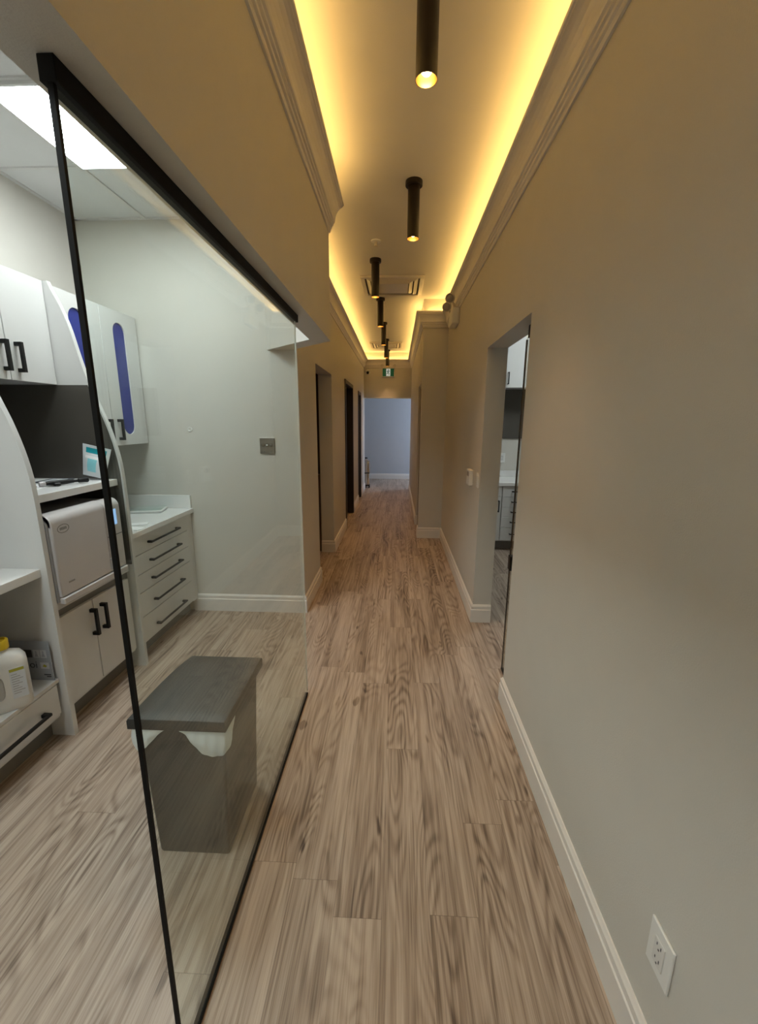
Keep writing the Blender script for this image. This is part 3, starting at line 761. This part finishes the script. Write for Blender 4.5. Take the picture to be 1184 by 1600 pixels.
# tray and glove packets on the drawer worktop
t = thing('instrument_tray', (-1.90, 3.03, .8685), 'pale grey shallow lidded tray on the drawer unit worktop', 'tray', None, math.radians(14))
part('tray', MB().box(-.135, .135, -.085, .085, 0, .018, .008, 2), 'plastic', t, True, local=True)
part('lid', MB().box(-.130, .130, -.080, .080, .0182, .030, .006, 2), 'clear', t, True, label='clear lid', local=True)
for i, (x, y, r, lab) in enumerate(((-1.70, 2.62, .4, 'white flat packet on the worktop just in front of the tray'), (-1.665, 2.51, -.2, 'white flat packet at the worktop edge by the wavy divider'), (-1.69, 2.44, .5, 'thin white packet tucked against the wavy divider on the worktop'))):
    o = MB().box(-.055, .055, -.035, .035, 0, .006 - i * .001, .002).build('packet', 'paper')
    o.location = (x, y, .8685); o.rotation_euler = (0, 0, r); tag(o, lab, 'packet')

# ------------------------------------------------------------------ jug, brochure on the low shelf
ZS = .3205
def jug_rows(w, d, hs):
    return hs
t = thing('plastic_jug', (-1.672, 1.532, ZS), 'cloudy white plastic jug with a yellow screw cap and grip hollow', 'jug', None, math.radians(46))
def superring(tt, w, d, z, n=36, e=.55, cx=0, cy=0):
    r = []
    for i in range(n):
        a = 2 * math.pi * i / n; c, s = math.cos(a), math.sin(a)
        r.append(tt.verts.new((cx + w / 2 * math.copysign(abs(c) ** e, c), cy + d / 2 * math.copysign(abs(s) ** e, s), z)))
    return r
def loft(mb, rings_, cap=True, mat=0):
    tt = rings_[0][0].id_data if False else None
def jug(parent, w, d, h, mat, neck=True):
    tt = bmesh.new(); n = 36
    spec = [(w * .90, d * .86, 0), (w * .98, d * .96, .008), (w, d, .03), (w, d, h * .70), (w * .98, d * .97, h * .76), (w * .80, d * .82, h * .84), (w * .45, d * .55, h * .895), (.044, .044, h * .91), (.040, .040, h * .96)]
    rr = [superring(tt, a, b, z, n, .5 if i < 6 else .9, cx=(0 if i < 5 else (.008 * (i - 4) / 4))) for i, (a, b, z) in enumerate(spec)]
    for A, B in zip(rr, rr[1:]):
        for i in range(n): tt.faces.new((A[i], A[(i + 1) % n], B[(i + 1) % n], B[i]))
    tt.faces.new(rr[0]); tt.faces.new(rr[-1])
    mb = MB(); mb._add(tt, 0); return part('bottle', mb, mat, parent, True, local=True)
jug(t, .170, .105, .290, 'jug')
part('cap', MB().lathe([(0, .274), (.027, .274), (.0285, .277), (.0285, .312), (.026, .316), (.020, .316), (.019, .310), (0, .310)], (.008, 0, 0), (0, 0, 1), 30), 'yellow', t, True, label='yellow screw cap', local=True)
# grip hollow on the broad face, its shade painted as a darker fill; label on the side
def grip(parent, yface):
    tt = bmesh.new(); P = []
    for i in range(24):
        a = 2 * math.pi * i / 24; c, s = math.cos(a), math.sin(a)
        P.append((.030 * math.copysign(abs(c) ** .6, c) - .030, .118 + .058 * math.copysign(abs(s) ** .6, s)))
    o1 = [tt.verts.new((x, yface + .004, z)) for x, z in P]; o2 = [tt.verts.new(((x + .030) * .86 - .030, yface - .004, .118 + (z - .118) * .93)) for x, z in P]; o3 = [tt.verts.new(((x + .030) * .80 - .030, yface - .0012, .118 + (z - .118) * .88)) for x, z in P]
    for A, B in ((o1, o2), (o2, o3)):
        for i in range(24): tt.faces.new((A[i], A[(i + 1) % 24], B[(i + 1) % 24], B[i]))
    tt.faces.new(o3)
    mb = MB(); mb._add(tt); part('grip_shade', mb, 'jug2', parent, True, label='grip on the broad face, hollow shade put into its grey', local=True)
grip(t, -.0522)
lb = part('label', MB().box(.018, .070, -.0538, -.0518, .055, .195), 'ink_soft', t, local=True, label='pale printed label')
mb = MB().box(.020, .068, -.0542, -.0537, .180, .193); part('label_band', mb, 'olive', lb, local=True)
mb = MB()
for i in range(9): mb.box(.023, .023 + .02 + .018 * ((i * 7) % 5) / 4, -.0542, -.0537, .165 - i * .011, .168 - i * .011)
part('label_text', mb, 'silver_dark', lb, local=True)
# grey jug handle behind
t = thing('grey_canister', (-1.835, 1.640, ZS), 'rounded beige grey container behind the yellow-capped jug', 'container')
tt = bmesh.new(); n = 36
rr = [superring(tt, a, b, z, n, .6) for a, b, z in ((.13, .10, 0), (.145, .115, .01), (.15, .12, .10), (.145, .115, .16), (.12, .095, .185), (.07, .06, .198), (.01, .01, .20))]
for A, B in zip(rr, rr[1:]):
    for i in range(n): tt.faces.new((A[i], A[(i + 1) % n], B[(i + 1) % n], B[i]))
tt.faces.new(rr[0]); tt.faces.new(rr[-1]); mb = MB(); mb._add(tt); part('body', mb, 'jug2', t, True, local=True)
part('lid', MB().lathe([(0, .199), (.03, .199), (.03, .215), (.027, .218), (0, .218)]), 'navy', t, True, local=True, label='navy lid')
# brochure leaning on the divider
t = thing('brochure', (-1.76, 1.722, ZS), 'grey printed brochure leaning against the wavy divider behind the jug', 'brochure')
part('card', MB().box(-.130, .134, -.001, .002, .002, .205), 'print', t, local=True)
mb = MB().box(.008, .045, -.0016, -.0009, .120, .160)
pp = part('photo', mb, 'ink', t, local=True)
mb = MB().box(.052, .082, -.0016, -.0009, .120, .160).box(.086, .116, -.0016, -.0009, .120, .160)
part('picture_box', mb, 'ink_soft', t, local=True)
mb = MB()
for x in (.067, .101): mb.poly_prism([(x - .009, .125), (x + .009, .125), (x + .003, .143), (x + .003, .155), (x - .003, .155), (x - .003, .143)], -.0022, -.0017, 'y')
part('drawing', mb, 'print', t, local=True)
mb = MB().box(.078, .120, -.0016, -.0009, .062, .095); part('picture_box', mb, 'ink_soft', t, local=True)
mb = MB().poly_prism([(.088, .074), (.104, .070), (.110, .078), (.096, .086)], -.0022, -.0017, 'y'); part('drawing', mb, 'olive', t, local=True)
mb = MB().box(.088, .122, -.0016, -.0009, .028, .034).box(.100, .122, -.0016, -.0009, .018, .024); part('small_print', mb, 'ink', t, local=True)
fc = bpy.data.curves.new('txt', 'FONT'); fc.body = 'oi'; fc.size = .052; fc.extrude = .0003
to = bpy.data.objects.new('txt', fc); COL.objects.link(to)
me = bpy.data.meshes.new_from_object(to.evaluated_get(bpy.context.evaluated_depsgraph_get())); bpy.data.objects.remove(to)
for v in me.vertices: a, b, c = v.co; v.co = Vector((a + .024, -.0016 - c, b + .066))
me.materials.clear(); me.materials.append(M['ink']); me.name = 'lettering'
lo = bpy.data.objects.new('lettering', me); COL.objects.link(lo); lo.parent = t

# ------------------------------------------------------------------ waste bin
bx, by = -.712, 1.345
t = thing('waste_bin', (bx, by, 0), 'charcoal plastic waste bin with a flat lid behind the glass', 'bin')
def rrect(x0, x1, y0, y1, r, n=5, bow=0):
    pts = []
    for cx, cy, a0 in ((x1 - r, y1 - r, 0), (x0 + r, y1 - r, 90), (x0 + r, y0 + r, 180), (x1 - r, y0 + r, 270)):
        for i in range(n + 1):
            a = math.radians(a0 + 90 * i / n); x = cx + r * math.cos(a); y = cy + r * math.sin(a)
            pts.append((x, y))
    return pts
tt = bmesh.new()
secs = [(0.0, (-.840, -.588, 1.200, 1.500), .008), (.012, (-.843, -.584, 1.196, 1.504), .009), (.30, (-.852, -.573, 1.190, 1.515), .011), (.552, (-.860, -.562, 1.184, 1.527), .013)]
rings_ = [[tt.verts.new((x, y, z)) for x, y in rrect(*e, r)] for z, e, r in secs]
inner = [[tt.verts.new((x, y, z)) for x, y in rrect(e[0] + .004, e[1] - .004, e[2] + .004, e[3] - .004, r)] for z, e, r in ((.552, secs[3][1], .024), (.30, secs[2][1], .022), (.01, secs[1][1], .02))]
allr = rings_ + inner; n = len(allr[0])
for A, B in zip(allr, allr[1:]):
    for i in range(n): tt.faces.new((A[i], A[(i + 1) % n], B[(i + 1) % n], B[i]))
tt.faces.new(allr[0]); tt.faces.new(allr[-1])
mb = MB(); mb._add(tt); part('body', mb, 'bin', t, True)
# lid: slab with bowed left side and lightly crowned top
def lidring(z, g, dome=0):
    P = []
    N_ = 14
    x0, x1, y0, y1 = -.876 + g, -.546 - g, 1.160 + g, 1.548 - g
    for i in range(N_ + 1): f = i / N_; P.append((x1, y0 + (y1 - y0) * f))
    for i in range(1, N_): f = i / N_; P.append((x1 + (x0 + .032 - x1) * f, y1))
    for i in range(N_ + 1): f = i / N_; y = y1 + (y0 - y1) * f; P.append((x0 + .032 * (1 - f) ** 3.5, y))
    for i in range(1, N_): f = i / N_; P.append((x0 + (x1 - x0) * f, y0))
    cx = (x0 + x1) / 2
    return [(x, y, z + dome * (1 - ((x - cx) / ((x1 - x0) / 2)) ** 2)) for x, y in P]
tt = bmesh.new(); L_ = []
for z, g, dm in ((.548, .012, 0), (.548, .0, 0), (.578, .0, 0), (.584, .003, 0), (.586, .008, .0), (.588, .05, .0), (.5885, .11, 0)): L_.append([tt.verts.new(p) for p in lidring(z, g, dm)])
n = len(L_[0])
for A, B in zip(L_, L_[1:]):
    for i in range(n): tt.faces.new((A[i], A[(i + 1) % n], B[(i + 1) % n], B[i]))
tt.faces.new(L_[0]); tt.faces.new(L_[-1])
mb = MB(); mb._add(tt); part('lid', mb, 'bin', t, True)
# liner drooping out under the lid
o = MB(); tt = bmesh.new(); per = []
base = rrect(-.868, -.555, 1.176, 1.533, .028, 8)
# densify
dens = []
for a, b in zip(base, base[1:] + base[:1]):
    k = max(1, int((Vector(b) - Vector(a)).length / .008))
    for i in range(k): dens.append((a[0] + (b[0] - a[0]) * i / k, a[1] + (b[1] - a[1]) * i / k))
acc = [0.0]
for a, b in zip(dens, dens[1:]): acc.append(acc[-1] + (Vector(b) - Vector(a)).length)
PER = acc[-1] + (Vector(dens[0]) - Vector(dens[-1])).length
def s_at(x, y): return min(range(len(dens)), key=lambda i: (Vector(dens[i]) - Vector((x, y))).length)
sR, sL = acc[s_at(-.600, 1.176)], acc[s_at(-.850, 1.176)]
def drop(k):
    f = .004
    for s0, wd_, h_ in ((sR, .078, .098), (sL, .070, .085)):
        dd = abs(acc[k] - s0); dd = min(dd, PER - dd)
        f += h_ * math.exp(-(dd / wd_) ** 2.8)
    x, y = dens[k]
    return f + .001 * math.sin(x * 60 + y * 50)
rowsl = []
c0 = Vector((bx, by))
for j in range(7):
    f = j / 6; row = []
    for k, (x, y) in enumerate(dens):
        d = (Vector((x, y)) - c0).normalized(); dr = drop(k)
        out = .005 + .016 * math.sin(f * 2.4) * min(1, dr / .06) + .0025 * math.sin((x * 190 + y * 150) + f * 3)
        row.append(tt.verts.new((x + d.x * out, y + d.y * out, .553 - dr * f)))
    rowsl.append(row)
n = len(dens)
for A, B in zip(rowsl, rowsl[1:]):
    for i in range(n): tt.faces.new((A[i], A[(i + 1) % n], B[(i + 1) % n], B[i]))
o._add(tt); lo = o.build('bin_liner', 'liner', smooth=True)
tag(cart(lo), 'white plastic liner drooping from under the charcoal bin lid', 'bin liner')

# ------------------------------------------------------------------ kitchenette in the room opposite
KX0, KX1 = .80, 2.4
t = thing('base_unit', (1.6, 5.27, 0), 'white base unit of doors and drawers seen through the doorway opposite the glass', 'cabinet')
part('body', MB().box(KX0, KX1, 4.993, 5.555, .12, .805), 'white', t)
part('toe_kick', MB().box(KX0, KX1, 5.07, 5.5, 0, .12), 'toe', t)
def front(name, x0, x1, z0, z1): return part(name, MB().box(x0 + .002, x1 - .002, 4.972, 4.992, z0 + .002, z1 - .002, .0015), 'white', t)
def ky(mb, x, z0, z1): mb.box(x - .006, x + .006, 4.936, 4.946, z0, z1, .001).box(x - .006, x + .006, 4.94, 4.972, z0, z0 + .012).box(x - .006, x + .006, 4.94, 4.972, z1 - .012, z1)
def kx(mb, x0, x1, z): mb.box(x0, x1, 4.936, 4.946, z - .006, z + .006, .001).box(x0, x0 + .012, 4.94, 4.972, z - .006, z + .006).box(x1 - .012, x1, 4.94, 4.972, z - .006, z + .006)
front('drawer', KX0, 1.27, .68, .80)
p = front('door', KX0, 1.27, .13, .675); mb = MB(); ky(mb, 1.236, .49, .63); part('handle', mb, 'black', p)
zz = [.80, .672, .545, .425, .295, .13]
for a, b in zip(zz, zz[1:]):
    p = front('drawer', 1.275, 1.75, b, a); mb = MB(); kx(mb, 1.385, 1.64, (a + b) / 2 + .005); part('handle', mb, 'black', p)
p = front('door', 1.755, KX1, .13, .80); mb = MB(); ky(mb, 1.79, .60, .75); part('handle', mb, 'black', p)
o = MB().box(KX0 - .03, KX1, 4.955, 5.556, .806, .845, .002).build('worktop', 'quartz'); tag(cart(o), 'white worktop in the room opposite the glass', 'worktop')
o = MB().box(KX0 - .03, KX1, 5.538, 5.558, .846, .925, .002).build('upstand', 'quartz'); tag(cart(o), 'white upstand behind the worktop in the room opposite', 'upstand')
o = MB().box(KX0 - .03, KX1, 5.545, 5.559, 1.34, 1.96).build('splashback', 'dark'); tag(cart(o), 'charcoal splashback board under the wall cabinet opposite', 'splashback')
t = thing('wall_cabinet', (1.6, 5.38, 1.96), 'tall white wall cabinet seen through the doorway opposite the glass', 'cabinet')
part('body', MB().box(KX0, KX1, 5.24, 5.556, 1.955, 2.60), 'white', t)
for x0, x1, hx in ((KX0, 1.268, 1.23), (1.272, 1.80, 1.312), (1.804, KX1, 1.85)):
    p = part('door', MB().box(x0, x1, 5.220, 5.239, 1.95, 2.60, .0015), 'white', t)
    mb = MB().box(hx - .006, hx + .006, 5.184, 5.194, 1.985, 2.125, .001).box(hx - .006, hx + .006, 5.19, 5.22, 1.985, 1.997).box(hx - .006, hx + .006, 5.19, 5.22, 2.113, 2.125)
    part('handle', mb, 'black', p)

# ------------------------------------------------------------------ trolley in the far room
t = thing('silver_trolley', (-.675, 9.80, 0), 'slim silver two-tier wheeled case standing at the end opening', 'trolley')
part('lower_case', MB().box(-.735, -.630, 9.74, 9.90, .075, .345, .012, 2), 'steel', t, True)
part('upper_case', MB().box(-.735, -.622, 9.74, 9.90, .365, .620, .012, 2), 'steel', t, True)
part('band', MB().box(-.740, -.622, 9.735, 9.905, .345, .365, .003), 'black', t)
mb = MB()
for x in (-.700, -.672, -.650): mb.box(x - .004, x + .004, 9.736, 9.742, .09, .335).box(x - .004, x + .004, 9.736, 9.742, .375, .61)
part('rib', mb, 'brass', t)
part('sloped_top', MB().poly_prism([(-.735, .62), (-.622, .62), (-.640, .655), (-.690, .685), (-.735, .685)], 9.745, 9.895, 'y'), 'steel', t)
part('handle', MB().tube((-.715, 9.80, .68), (-.715, 9.80, .715), .012, n=10).tube((-.730, 9.80, .715), (-.670, 9.80, .700), .012, n=10), 'black', t)
part('side_rail', MB().tube((-.612, 9.80, .62), (-.596, 9.80, .52), .004, n=8).tube((-.596, 9.80, .52), (-.614, 9.80, .38), .004, n=8).tube((-.612, 9.80, .62), (-.630, 9.80, .64), .004, n=8), 'steel', t)
part('base', MB().box(-.742, -.615, 9.735, 9.905, .050, .076, .004), 'black', t)
for x in (-.720, -.632):
    for y in (9.765, 9.875): part('caster', MB().tube((x - .012, y, .025), (x + .012, y, .025), .025, n=16).box(x - .004, x + .004, y - .006, y + .006, .025, .052), 'black', t)

for o in bpy.data.objects:
    if '_org' in o: del o['_org']
